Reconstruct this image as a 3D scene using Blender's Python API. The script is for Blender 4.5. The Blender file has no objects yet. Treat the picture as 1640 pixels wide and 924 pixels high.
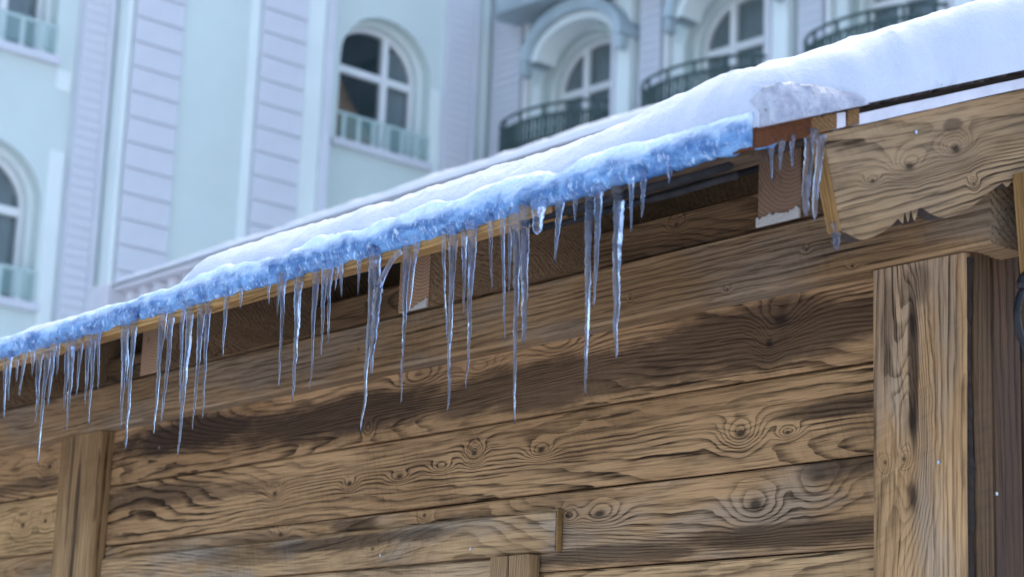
import bpy, bmesh, math, random
import numpy as np
from mathutils import Vector, Matrix, noise as mn

random.seed(7)
SC = bpy.context.scene
COL = SC.collection

# ------------------------------------------------------------------ camera
cam = bpy.data.cameras.new("camera")
cam_o = bpy.data.objects.new("camera", cam)
COL.objects.link(cam_o)
CR = Matrix(((0.6275980683, 0.1500826978, 0.7639344530),
             (0.7776228114, -0.1683947310, -0.6057606604),
             (0.0377283426, 0.9742270774, -0.2223919373)))
cam_o.matrix_world = Matrix.Translation((0, 0, 1.6)) @ CR.to_4x4()
cam.sensor_width = 36.0
cam.lens = 74.41
cam.clip_start = 0.05
cam.clip_end = 500
cam.dof.use_dof = True
cam.dof.focus_distance = 4.0
cam.dof.aperture_fstop = 5.4
SC.camera = cam_o

# ------------------------------------------------------------------ world, sun, exposure
SUN_EL, SUN_AZ = math.radians(60), math.radians(318)      # azimuth clockwise from +Y
world = bpy.data.worlds.new("World")
SC.world = world
world.use_nodes = True
wn = world.node_tree
bg = wn.nodes["Background"]
sky = wn.nodes.new("ShaderNodeTexSky")
sky.sky_type = 'NISHITA'
sky.sun_disc = False
sky.sun_elevation = SUN_EL
sky.sun_rotation = SUN_AZ
sky.dust_density = 2.5
sky.ozone_density = 0.8
wn.links.new(sky.outputs[0], bg.inputs[0])
bg.inputs[1].default_value = 0.15
sl = bpy.data.lights.new("sun", 'SUN')
sl.energy = 0.5
sl.angle = math.radians(14)
sl.color = (1.0, 0.94, 0.86)
sun = bpy.data.objects.new("sun", sl)
COL.objects.link(sun)
sd = Vector((math.sin(SUN_AZ) * math.cos(SUN_EL), math.cos(SUN_AZ) * math.cos(SUN_EL), math.sin(SUN_EL)))
sun.rotation_euler = sd.to_track_quat('Z', 'Y').to_euler()
sun.location = (0, -6, 12)
SC.view_settings.view_transform = 'Standard'
SC.view_settings.look = 'None'
SC.view_settings.exposure = 1.68
SC.view_settings.gamma = 1.0
SC.render.engine = 'CYCLES'
SC.cycles.use_denoising = True
SC.cycles.max_bounces = 10
SC.cycles.transmission_bounces = 10
SC.cycles.transparent_max_bounces = 10
SC.cycles.sample_clamp_indirect = 6.0

# ------------------------------------------------------------------ object helpers
def link(o):
    COL.objects.link(o)
    return o

def empty(name, loc=(0, 0, 0), rz=0.0, label=None, cat=None, group=None):
    o = bpy.data.objects.new(name, None)
    o.empty_display_size = 0.1
    o.matrix_basis = Matrix.Translation(loc) @ Matrix.Rotation(rz, 4, 'Z')
    link(o)
    if label:
        tag(o, label, cat, group)
    return o

def tag(o, label=None, cat=None, group=None, kind=None):
    if label: o["label"] = label
    if cat: o["category"] = cat
    if group: o["group"] = group
    if kind: o["kind"] = kind
    return o

_W = {}
def world_of(o):
    if o is None: return Matrix.Identity(4)
    return world_of(o.parent) @ o.matrix_parent_inverse @ o.matrix_basis

def put(name, me, mat=None, parent=None, M=None, local=False):
    """link a mesh as one object; M is a world matrix, or the parent's own frame when local"""
    o = bpy.data.objects.new(name, me)
    link(o)
    if mat is not None and not me.materials:
        me.materials.append(mat)
    if parent is not None:
        o.parent = parent
        if not local:
            o.matrix_parent_inverse = world_of(parent).inverted()
    o.matrix_basis = M if M is not None else Matrix.Identity(4)
    return o

def mesh_from(verts, faces, smooth=False):
    me = bpy.data.meshes.new("mesh")
    me.from_pydata([tuple(v) for v in verts], [], faces)
    me.validate()
    if smooth:
        for p in me.polygons: p.use_smooth = True
    me.update()
    return me

def bm_mesh(bm, smooth=False):
    bmesh.ops.recalc_face_normals(bm, faces=bm.faces)
    me = bpy.data.meshes.new("mesh")
    bm.to_mesh(me); bm.free()
    if smooth:
        for p in me.polygons: p.use_smooth = True
    return me

def box_bm(bm, a, b):
    vs = [bm.verts.new((x, y, z)) for x in (a[0], b[0]) for y in (a[1], b[1]) for z in (a[2], b[2])]
    for f in ((0, 1, 3, 2), (4, 6, 7, 5), (0, 4, 5, 1), (2, 3, 7, 6), (0, 2, 6, 4), (1, 5, 7, 3)):
        bm.faces.new([vs[i] for i in f])

def box_mesh(a, b, bevel=0.0, seg=1):
    bm = bmesh.new(); box_bm(bm, a, b)
    bmesh.ops.recalc_face_normals(bm, faces=bm.faces)
    if bevel:
        bmesh.ops.bevel(bm, geom=bm.edges[:], offset=bevel, segments=seg, affect='EDGES', profile=0.5)
    return bm_mesh(bm)

def prism_mesh(pts, d, bevel=0.0):
    """outline pts in (x, z), extruded along y from 0 to d"""
    bm = bmesh.new()
    a = [bm.verts.new((p[0], 0, p[1])) for p in pts]
    b = [bm.verts.new((p[0], d, p[1])) for p in pts]
    n = len(pts)
    bm.faces.new(a); bm.faces.new(b[::-1])
    for i in range(n):
        bm.faces.new((a[i], b[i], b[(i + 1) % n], a[(i + 1) % n]))
    bmesh.ops.recalc_face_normals(bm, faces=bm.faces)
    if bevel:
        es = [e for e in bm.edges if len(e.link_faces) == 2 and e.calc_face_angle(0) > 0.6]
        bmesh.ops.bevel(bm, geom=es, offset=bevel, segments=1, affect='EDGES')
    return bm_mesh(bm)

def tube_mesh(path, radii, n=10, cap=True):
    path = [Vector(p) for p in path]
    vs, fs = [], []
    up = Vector((0.13, 0.31, 0.94))
    for i, p in enumerate(path):
        t = (path[min(i + 1, len(path) - 1)] - path[max(i - 1, 0)]).normalized()
        s = t.cross(up)
        if s.length < 1e-3: s = t.cross(Vector((1, 0, 0)))
        s.normalize(); q = s.cross(t)
        r = radii[i] if hasattr(radii, '__len__') else radii
        for k in range(n):
            a = 2 * math.pi * k / n
            vs.append(p + s * math.cos(a) * r + q * math.sin(a) * r)
    for i in range(len(path) - 1):
        for k in range(n):
            fs.append((i * n + k, i * n + (k + 1) % n, (i + 1) * n + (k + 1) % n, (i + 1) * n + k))
    if cap:
        fs.append(tuple(range(n - 1, -1, -1)))
        fs.append(tuple((len(path) - 1) * n + k for k in range(n)))
    bm = bmesh.new(); bm.from_mesh(mesh_from(vs, fs))
    return bm_mesh(bm, True)

def lathe_mesh(prof, n=14):
    vs, fs = [], []
    for r, z in prof:
        for k in range(n):
            a = 2 * math.pi * k / n
            vs.append((r * math.cos(a), r * math.sin(a), z))
    for i in range(len(prof) - 1):
        for k in range(n):
            fs.append((i * n + k, i * n + (k + 1) % n, (i + 1) * n + (k + 1) % n, (i + 1) * n + k))
    fs.append(tuple(range(n - 1, -1, -1)))
    fs.append(tuple((len(prof) - 1) * n + k for k in range(n)))
    return mesh_from(vs, fs, True)

def axes(o, x, y, z):
    """matrix from an origin and the three axis vectors"""
    return Matrix(((x[0], y[0], z[0], o[0]), (x[1], y[1], z[1], o[1]), (x[2], y[2], z[2], o[2]), (0, 0, 0, 1)))

def fbm(x, y, z, octs=4):
    return mn.fractal(Vector((x, y, z)), 0.55, 2.1, octs)

# ------------------------------------------------------------------ shader expressions
class Ex:
    nt = None
    def __init__(self, s): self.s = s
    @staticmethod
    def m(op, *args, clamp=False):
        n = Ex.nt.nodes.new("ShaderNodeMath"); n.operation = op; n.use_clamp = clamp
        for i, a in enumerate(args):
            if isinstance(a, Ex): Ex.nt.links.new(a.s, n.inputs[i])
            else: n.inputs[i].default_value = float(a)
        return Ex(n.outputs[0])
    def __add__(s, o): return Ex.m('ADD', s, o)
    __radd__ = __add__
    def __sub__(s, o): return Ex.m('SUBTRACT', s, o)
    def __rsub__(s, o): return Ex.m('SUBTRACT', o, s)
    def __mul__(s, o): return Ex.m('MULTIPLY', s, o)
    __rmul__ = __mul__
    def __truediv__(s, o): return Ex.m('DIVIDE', s, o)

def new_mat(name):
    m = bpy.data.materials.new(name); m.use_nodes = True
    Ex.nt = m.node_tree
    return m, m.node_tree, m.node_tree.nodes["Principled BSDF"]

def objco():
    tc = Ex.nt.nodes.new("ShaderNodeTexCoord")
    return tc.outputs["Object"]

def sepxyz(s):
    n = Ex.nt.nodes.new("ShaderNodeSeparateXYZ"); Ex.nt.links.new(s, n.inputs[0])
    return Ex(n.outputs[0]), Ex(n.outputs[1]), Ex(n.outputs[2])

def comb(x, y, z):
    n = Ex.nt.nodes.new("ShaderNodeCombineXYZ")
    for i, a in enumerate((x, y, z)):
        if isinstance(a, Ex): Ex.nt.links.new(a.s, n.inputs[i])
        else: n.inputs[i].default_value = float(a)
    return n.outputs[0]

def noise(vec, scale=1.0, detail=2.0, rough=0.5, dist=0.0):
    n = Ex.nt.nodes.new("ShaderNodeTexNoise")
    Ex.nt.links.new(vec, n.inputs["Vector"])
    n.inputs["Scale"].default_value = scale; n.inputs["Detail"].default_value = detail
    n.inputs["Roughness"].default_value = rough; n.inputs["Distortion"].default_value = dist
    return Ex(n.outputs[0])

def sstep(x, a, b):
    n = Ex.nt.nodes.new("ShaderNodeMapRange"); n.interpolation_type = 'SMOOTHSTEP'
    Ex.nt.links.new(x.s, n.inputs[0])
    n.inputs[1].default_value = a; n.inputs[2].default_value = b
    return Ex(n.outputs[0])

def mixc(f, a, b):
    n = Ex.nt.nodes.new("ShaderNodeMix"); n.data_type = 'RGBA'
    if isinstance(f, Ex): Ex.nt.links.new(f.s, n.inputs[0])
    else: n.inputs[0].default_value = f
    for i, c in ((6, a), (7, b)):
        if isinstance(c, tuple): n.inputs[i].default_value = (*c, 1)
        else: Ex.nt.links.new(c, n.inputs[i])
    return n.outputs[2]

def bump(h, dist, strength=1.0, bsdf=None):
    n = Ex.nt.nodes.new("ShaderNodeBump")
    n.inputs["Strength"].default_value = strength; n.inputs["Distance"].default_value = dist
    Ex.nt.links.new(h.s, n.inputs["Height"])
    if bsdf: Ex.nt.links.new(n.outputs[0], bsdf.inputs["Normal"])
    return n.outputs[0]

# ------------------------------------------------------------------ materials
def wood(name, light, dark, seed=0.0, knots=(), stains=(), rings=30.0, across=60.0, contrast=0.8,
         scorch=0.35, scorch_at=0.60, grey=0.0, fibre=0.22, hatch=0.12):
    """flat-sawn brushed spruce: u runs along the board (object x), v across it (object z)"""
    m, nt, b = new_mat(name)
    co = objco()
    u, y, v = sepxyz(co)
    base = noise(comb(u * 0.72 + seed, v * 5.5, y * 3.0 + seed * 1.7), 1.0, 1.5, 0.4, 0.25)
    H = base * rings + (v + y * 0.7) * across
    H = H + noise(comb(u * 7.0 + seed, v * 30.0, y * 30), 1.0, 2.0, 0.5) * 1.1
    kd = None
    for (ku, kv, s, el, amp) in knots:
        du = (u - ku) / el
        dv = v - kv
        d2 = (du * du + dv * dv) / (s * s)
        d2w = d2 * (0.75 + noise(comb(u * 22 + seed, v * 34, 3.1), 1.0, 1.0) * 0.5)
        g = Ex.m('EXPONENT', d2w * -1.0)
        H = H + g * amp
        if amp > 3.0 or s < 0.0085:
            core = Ex.m('EXPONENT', d2w * -14.0)
            kd = core if kd is None else Ex.m('MAXIMUM', kd, core)
    fr = Ex.m('FRACT', H)
    late = sstep(fr, 0.45, 0.92) * (1.0 - sstep(fr, 0.95, 1.0))
    area = noise(comb(u * 1.6 + seed * 2.3, v * 9.0, seed), 1.0, 2.0, 0.5)
    lines = late * (0.30 + 0.70 * sstep(area, 0.36, 0.62)) * contrast
    fib = noise(comb(u * 9.0, v * 420.0 + seed, y * 420.0), 1.0, 3.0, 0.6)
    fib2 = noise(comb(u * 6.0 + seed, v * 170.0 + H * 0.5, y * 170.0), 1.0, 4.0, 0.65)
    crack = sstep(noise(comb(u * 3.2 + seed * 1.9, v * 95.0 + H * 0.8, 2.0), 1.0, 2.0, 0.5), 0.665, 0.70)
    lines = lines * (0.55 + 0.9 * sstep(fib2, 0.32, 0.62))
    hat = noise(comb(u * 105.0 + v * 38.0, v * 12.0 + seed, 0.0), 1.0, 1.0, 0.4)
    hm = sstep(noise(comb(u * 2.1, v * 6.0, seed + 9.0), 1.0, 2.0), 0.42, 0.62)
    sc = sstep(noise(comb(u * 1.5 + seed * 3.1, v * 7.5, seed * 0.7), 1.0, 4.0, 0.55), scorch_at - 0.09, scorch_at + 0.10) * scorch
    for (su, sv, ru, rv, st) in stains:
        du = (u - su) / ru
        dv = (v - sv) / rv
        e = du * du + dv * dv + (noise(comb(u * 6 + seed, v * 26, 1.0), 1.0, 4.0, 0.6) - 0.5) * 2.2
        g = (1.0 - sstep(e, 0.35, 1.25)) * st
        sc = Ex.m('MAXIMUM', sc, g)
    col = mixc(sstep(noise(comb(u * 2.4 + seed, v * 11.0, seed + 4), 1.0, 3.0), 0.35, 0.68), light,
               tuple(c * k for c, k in zip(light, (0.72, 0.69, 0.66))))
    if grey:
        gm = sstep(noise(comb(u * 3.0, v * 10.0, seed + 21), 1.0, 3.0), 0.42, 0.66) * grey
        lum = sum(light) / 3
        col = mixc(gm, col, (lum * 1.05, lum * 0.88, lum * 0.68))
    col = mixc(sc, col, tuple(c * 1.0 + 0.012 for c in dark))
    col = mixc(lines * 0.9, col, tuple(c * 0.62 for c in dark))
    col = mixc(sstep(fib, 0.46, 0.72) * fibre, col, tuple(c * 0.5 for c in dark))
    col = mixc(sstep(hat, 0.50, 0.66) * hm * hatch, col, tuple(c * 0.5 for c in dark))
    col = mixc(sstep(fib2, 0.48, 0.68) * 0.55, col, tuple(c * 1.1 for c in dark))
    col = mixc(crack * 0.75, col, tuple(c * 0.45 for c in dark))
    if kd is not None:
        col = mixc(Ex.m('MINIMUM', kd * 1.1, 0.85), col, (0.022, 0.014, 0.010))
    nt.links.new(col, b.inputs["Base Color"])
    b.inputs["Roughness"].default_value = 0.8
    b.inputs["Specular IOR Level"].default_value = 0.10
    hh = 1.0 - late * 0.45 - sstep(fib2, 0.4, 0.75) * 0.55 - hat * 0.15 - crack * 0.8
    bump(hh, 0.0022, 0.9, b)
    return m

LIGHT = (0.45, 0.272, 0.132)
DARK = (0.036, 0.019, 0.009)

def end_grain(name, light, dark, cx, cz):
    m, nt, b = new_mat(name)
    x, y, z = sepxyz(objco())
    dx = x - cx; dz = z - cz
    r = Ex.m('SQRT', dx * dx + dz * dz)
    r = r + noise(comb(x * 18, z * 18, 2.0), 1.0, 2.0) * 0.012
    fr = Ex.m('FRACT', r * 150.0)
    late = sstep(fr, 0.3, 0.95)
    crack = sstep(noise(comb(x * 60, z * 20, 5.0), 1.0, 3.0), 0.55, 0.75)
    col = mixc(late * 0.6, light, dark)
    col = mixc(crack * 0.5, col, tuple(c * 0.4 for c in dark))
    nt.links.new(col, b.inputs["Base Color"])
    b.inputs["Roughness"].default_value = 0.8
    bump(1.0 - late * 0.5 - crack * 0.5, 0.0015, 0.8, b)
    return m

def plain(name, c, rough=0.6, var=0.15, scale=3.0, metal=0.0, bmp=0.0, spec=0.4):
    m, nt, b = new_mat(name)
    co = objco()
    n = noise(co, scale, 4.0, 0.6)
    col = mixc(sstep(n, 0.3, 0.7), tuple(k * (1 - var) for k in c), tuple(min(1, k * (1 + var)) for k in c))
    nt.links.new(col, b.inputs["Base Color"])
    b.inputs["Roughness"].default_value = rough
    b.inputs["Metallic"].default_value = metal
    b.inputs["Specular IOR Level"].default_value = spec
    if bmp: bump(noise(co, scale * 12, 4.0, 0.6), bmp, 0.6, b)
    return m

def snow_mat(name, c=(0.54, 0.59, 0.67), grain=1.0, sss=0.25):
    m, nt, b = new_mat(name)
    co = objco()
    n1 = noise(co, 9.0, 4.0, 0.6)
    col = mixc(sstep(n1, 0.3, 0.75), tuple(k * 0.94 for k in c), c)
    nt.links.new(col, b.inputs["Base Color"])
    b.inputs["Roughness"].default_value = 0.65
    b.inputs["Specular IOR Level"].default_value = 0.3
    if sss:
        b.inputs["Subsurface Weight"].default_value = sss
        b.inputs["Subsurface Radius"].default_value = (0.6, 0.9, 1.2)
        b.inputs["Subsurface Scale"].default_value = 0.02
    h = noise(co, 30.0, 6.0, 0.68) + noise(co, 260.0, 3.0, 0.75) * 0.4 * grain
    bump(h, 0.009, 0.75, b)
    return m

def ice_crust_mat():
    m, nt, b = new_mat("blue_ice")
    co = objco()
    x, y, z = sepxyz(co)
    n1 = noise(comb(x * 14, y * 24, z * 30), 1.0, 5.0, 0.6, 0.5)
    n2 = noise(comb(x * 110, y * 60, z * 60), 1.0, 5.0, 0.7)
    col = mixc(sstep(n1, 0.34, 0.66), (0.042, 0.125, 0.30), (0.17, 0.34, 0.58))
    hi = sstep(z + (n1 - 0.5) * 0.035 + (noise(comb(x * 16, z * 50, 1.0), 1.0, 3.0) - 0.5) * 0.03, 2.510, 2.545)
    frost = Ex.m('MAXIMUM', sstep(n2, 0.50, 0.72) * 0.65, hi * 0.88)
    col = mixc(frost, col, (0.72, 0.84, 0.97))
    nt.links.new(col, b.inputs["Base Color"])
    b.inputs["Roughness"].default_value = 0.16
    b.inputs["Specular IOR Level"].default_value = 0.55
    b.inputs["IOR"].default_value = 1.31
    b.inputs["Subsurface Weight"].default_value = 0.35
    b.inputs["Subsurface Radius"].default_value = (0.3, 0.7, 1.3)
    b.inputs["Subsurface Scale"].default_value = 0.02
    bump(n1 + n2 * 0.5 + noise(co, 140.0, 3.0, 0.6) * 0.25, 0.010, 0.8, b)
    return m

def icicle_mat():
    m, nt, b = new_mat("clear_ice")
    co = objco()
    x, y, z = sepxyz(co)
    n1 = noise(comb(x * 220, y * 220, z * 45), 1.0, 3.0, 0.6)
    cloud = sstep(noise(comb(x * 160, y * 160, z * 26), 1.0, 3.0, 0.6), 0.45, 0.72)
    b.inputs["Base Color"].default_value = (0.80, 0.87, 0.98, 1)
    b.inputs["IOR"].default_value = 1.31
    b.inputs["Roughness"].default_value = 0.07
    b.inputs["Transmission Weight"].default_value = 1.0
    bump(n1, 0.0018, 0.6, b)
    w = nt.nodes.new("ShaderNodeBsdfPrincipled")
    w.inputs["Base Color"].default_value = (0.50, 0.60, 0.90, 1)
    w.inputs["Roughness"].default_value = 0.25
    w.inputs["Subsurface Weight"].default_value = 0.0
    nt.links.new(b.inputs["Normal"].links[0].from_socket, w.inputs["Normal"])
    mx = nt.nodes.new("ShaderNodeMixShader")
    f = cloud * 0.13 + 0.02
    nt.links.new(f.s, mx.inputs[0]); nt.links.new(b.outputs[0], mx.inputs[1]); nt.links.new(w.outputs[0], mx.inputs[2])
    nt.links.new(mx.outputs[0], nt.nodes["Material Output"].inputs["Surface"])
    return m

def glass_mat(name, tint, rough=0.03, alpha=0.45):
    m, nt, b = new_mat(name)
    b.inputs["Base Color"].default_value = (*tint, 1)
    b.inputs["Roughness"].default_value = rough
    b.inputs["Specular IOR Level"].default_value = 0.8
    b.inputs["Alpha"].default_value = alpha
    return m

M_SNOW = snow_mat("roof_snow")
M_RAILSNOW = snow_mat("rail_snow", (0.70, 0.71, 0.74), 0.5, 0.0)
def slush_mat():
    m, nt, b = new_mat("frozen_slush")
    co = objco()
    n1 = noise(co, 28.0, 6.0, 0.7, 0.5)
    n2 = noise(co, 120.0, 4.0, 0.7)
    col = mixc(sstep(n1, 0.36, 0.64), (0.27, 0.29, 0.37), (0.46, 0.49, 0.56))
    col = mixc(sstep(n2, 0.58, 0.72) * 0.7, col, (0.62, 0.66, 0.74))
    col = mixc(sstep(noise(co, 75.0, 3.0, 0.6), 0.66, 0.72) * 0.7, col, (0.06, 0.05, 0.06))
    nt.links.new(col, b.inputs["Base Color"])
    b.inputs["Roughness"].default_value = 0.3
    bump(n1 + n2 * 0.5, 0.012, 0.9, b)
    return m
M_SLUSH = slush_mat()
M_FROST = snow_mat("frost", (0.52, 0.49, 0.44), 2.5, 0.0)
M_CRUST = ice_crust_mat()
M_ICE = icicle_mat()
M_GROUND = snow_mat("trodden_snow", (0.72, 0.75, 0.80), 1.0, 0.0)
M_WALL = plain("mint_render", (0.585, 0.665, 0.63), 0.85, 0.04, 0.6, bmp=0.002)
M_LAV = plain("lavender_render", (0.60, 0.615, 0.65), 0.85, 0.05, 1.2, bmp=0.002)
M_PALE = plain("pale_trim", (0.71, 0.77, 0.74), 0.8, 0.04, 1.0)
M_FRAME = plain("white_frame", (0.78, 0.79, 0.78), 0.5, 0.03, 2.0)
M_LEAD = plain("lead_grey", (0.36, 0.43, 0.45), 0.6, 0.15, 2.0)
M_GREENIRON = plain("green_iron", (0.05, 0.085, 0.078), 0.5, 0.2, 4.0)
M_CURTAIN = plain("grey_curtain", (0.52, 0.62, 0.64), 0.9, 0.1, 3.0)
M_DRAPE = plain("brown_drape", (0.5, 0.27, 0.10), 0.9, 0.3, 2.0)
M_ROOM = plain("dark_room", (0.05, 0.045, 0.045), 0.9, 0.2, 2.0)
M_STONE = plain("rail_stone", (0.56, 0.55, 0.58), 0.85, 0.06, 3.0, bmp=0.002)
M_TERR = plain("terrace_render", (0.58, 0.62, 0.64), 0.85, 0.06, 1.0)
M_GLASS = glass_mat("window_glass", (0.05, 0.08, 0.09), 0.03, 0.30)
M_GUARD = glass_mat("guard_glass", (0.35, 0.55, 0.52), 0.05, 0.20)
M_SHEATH = wood("roof_board_wood", (0.30, 0.17, 0.075), (0.10, 0.05, 0.02), 3.3, contrast=0.5, across=120, scorch=0.3)
M_ROOFU = plain("roof_underlay", (0.05, 0.035, 0.025), 0.9, 0.2, 4.0)
M_REDEND = wood("red_brown_wood", (0.15, 0.055, 0.022), (0.05, 0.02, 0.012), 5.1, contrast=0.6, across=160)
M_FLASH = plain("grey_flashing", (0.50, 0.50, 0.56), 0.5, 0.1, 14.0, bmp=0.001)
M_TAR = plain("dark_felt", (0.035, 0.024, 0.020), 0.9, 0.4, 60.0, bmp=0.003)
M_CUT = wood("fresh_cut_wood", (0.42, 0.25, 0.095), (0.12, 0.06, 0.02), 8.2, contrast=0.45, across=200, scorch=0.25)
M_SCREW = plain("screw_steel", (0.40, 0.43, 0.48), 0.3, 0.1, 20.0, metal=0.8)
M_IRON = plain("black_iron", (0.015, 0.014, 0.015), 0.5, 0.3, 20.0, metal=0.4)
M_CABLE = plain("dark_gutter", (0.02, 0.018, 0.018), 0.9, 0.3, 30.0, spec=0.1)

# ------------------------------------------------------------------ ground
gm = mesh_from([(-120, -60, 0), (60, -60, 0), (60, 120, 0), (-120, 120, 0)], [(0, 1, 2, 3)])
tag(put("ground", gm, M_GROUND), "trodden snow covering the ground around the wooden stall", None, None, "structure")

# ================================================================== HOTEL BUILDING
TH = 0.0723307
hotel = empty("hotel_building", (-21.61, 16.72, 0), TH,
              "pale mint hotel with lavender pilasters and arched white windows behind the snowy roof", "building")
ZT = 13.2            # top of what is built
F0 = 9.27            # sill level of the upper visible floor
FH = 2.85

def arch_pts(c, hw, spring, rise, n=14):
    """points of an arch from the right spring over the crown to the left spring"""
    return [(c + hw * math.cos(math.pi * i / n), spring + rise * math.sin(math.pi * i / n)) for i in range(n + 1)]

def wall_with_arches(p0, p1, z0, z1, openings, depth):
    """wall face in local (p, z), q = 0 is the face and q = depth the inside; openings (c, hw, sill, spring, rise)"""
    vs, fs = [], []
    def quad(a, b, c, d):
        i = len(vs); vs.extend([a, b, c, d]); fs.append((i, i + 1, i + 2, i + 3))
    ops = sorted(openings, key=lambda o: (round(o[0], 2), o[2]))
    cols = sorted(set(round(o[0], 2) for o in ops))
    cur = p0
    for cc in cols:
        mine = [o for o in ops if round(o[0], 2) == cc]
        hw = mine[0][1]
        quad((cur, 0, z0), (cc - hw, 0, z0), (cc - hw, 0, z1), (cur, 0, z1))
        zb = z0
        for (c, hw, sill, spring, rise) in mine:
            quad((c - hw, 0, zb), (c + hw, 0, zb), (c + hw, 0, sill), (c - hw, 0, sill))
            zt = spring + rise + 0.08
            ap = arch_pts(c, hw, spring, rise)
            for a, b in zip(ap[:-1], ap[1:]):
                quad((b[0], 0, b[1]), (a[0], 0, a[1]), (a[0], 0, zt), (b[0], 0, zt))
            loop = [(c - hw, sill), (c + hw, sill)] + ap
            for a, b in zip(loop, loop[1:] + loop[:1]):
                if a == b: continue
                quad((a[0], 0, a[1]), (b[0], 0, b[1]), (b[0], depth, b[1]), (a[0], depth, a[1]))
            zb = zt
        quad((cc - hw, 0, zb), (cc + hw, 0, zb), (cc + hw, 0, z1), (cc - hw, 0, z1))
        cur = cc + hw
    quad((cur, 0, z0), (p1, 0, z0), (p1, 0, z1), (cur, 0, z1))
    return vs, fs

# local frames: left wing faces +x (p runs along +y, q goes to -x); right wing faces -y (p runs along +x, q goes to +y)
LW = axes((0, 0, 0), (0, 1, 0), (-1, 0, 0), (0, 0, 1))
RW = axes((0, 0, 0), (1, 0, 0), (0, 1, 0), (0, 0, 1))

def wput(name, me, mat, frame, parent=None, at=(0, 0, 0)):
    return put(name, me, mat, parent or hotel, (frame if parent is None else Matrix.Identity(4)) @ Matrix.Translation(at), True)

left_ops = [(c, 0.75, F0 + k * FH, F0 + 1.12 + k * FH, 0.65) for c in (-13.01, -7.46, -1.91) for k in (-1, 0)]
right_ops = [(1.67 + 2.55 * i, 0.75, F0 - 0.32, F0 + 1.12, 0.62) for i in range(4)]
vs, fs = wall_with_arches(-20.0, 0.0, 0.0, ZT, left_ops, 0.36)
wput("wall", mesh_from(vs, fs), M_WALL, LW)
vs, fs = wall_with_arches(0.0, 14.0, 0.0, ZT, right_ops, 0.36)
wput("wall", mesh_from(vs, fs), M_WALL, RW)

def ring_band(outer, inner, q0, q1):
    """closed band between two outlines of equal length"""
    vs, fs = [], []
    n = len(outer)
    for q in (q0, q1):
        vs += [(p[0], q, p[1]) for p in outer] + [(p[0], q, p[1]) for p in inner]
    for i in range(n):
        j = (i + 1) % n
        fs += [(i, j, n + j, n + i), (2 * n + j, 2 * n + i, 3 * n + i, 3 * n + j),
               (j, i, 2 * n + i, 2 * n + j), (n + i, n + j, 3 * n + j, 3 * n + i)]
    return mesh_from(vs, fs)

def outline(c, hw, z0, spring, rise, n=14):
    return [(c - hw, z0), (c + hw, z0)] + arch_pts(c, hw, spring, rise, n)

def strip_grid(w, h, amp, waves, n=40):
    vs, fs = [], []
    for i in range(n + 1):
        x = w * i / n
        q = amp * math.sin(2 * math.pi * waves * i / n) + amp * 0.5 * math.sin(2 * math.pi * waves * 2.3 * i / n + 1)
        vs += [(x, q, 0), (x, q, h)]
    for i in range(n):
        fs.append((2 * i, 2 * i + 2, 2 * i + 3, 2 * i + 1))
    return mesh_from(vs, fs, True)

_cache = {}
def cached(key, fn):
    if key not in _cache: _cache[key] = fn()
    return _cache[key]

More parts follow.
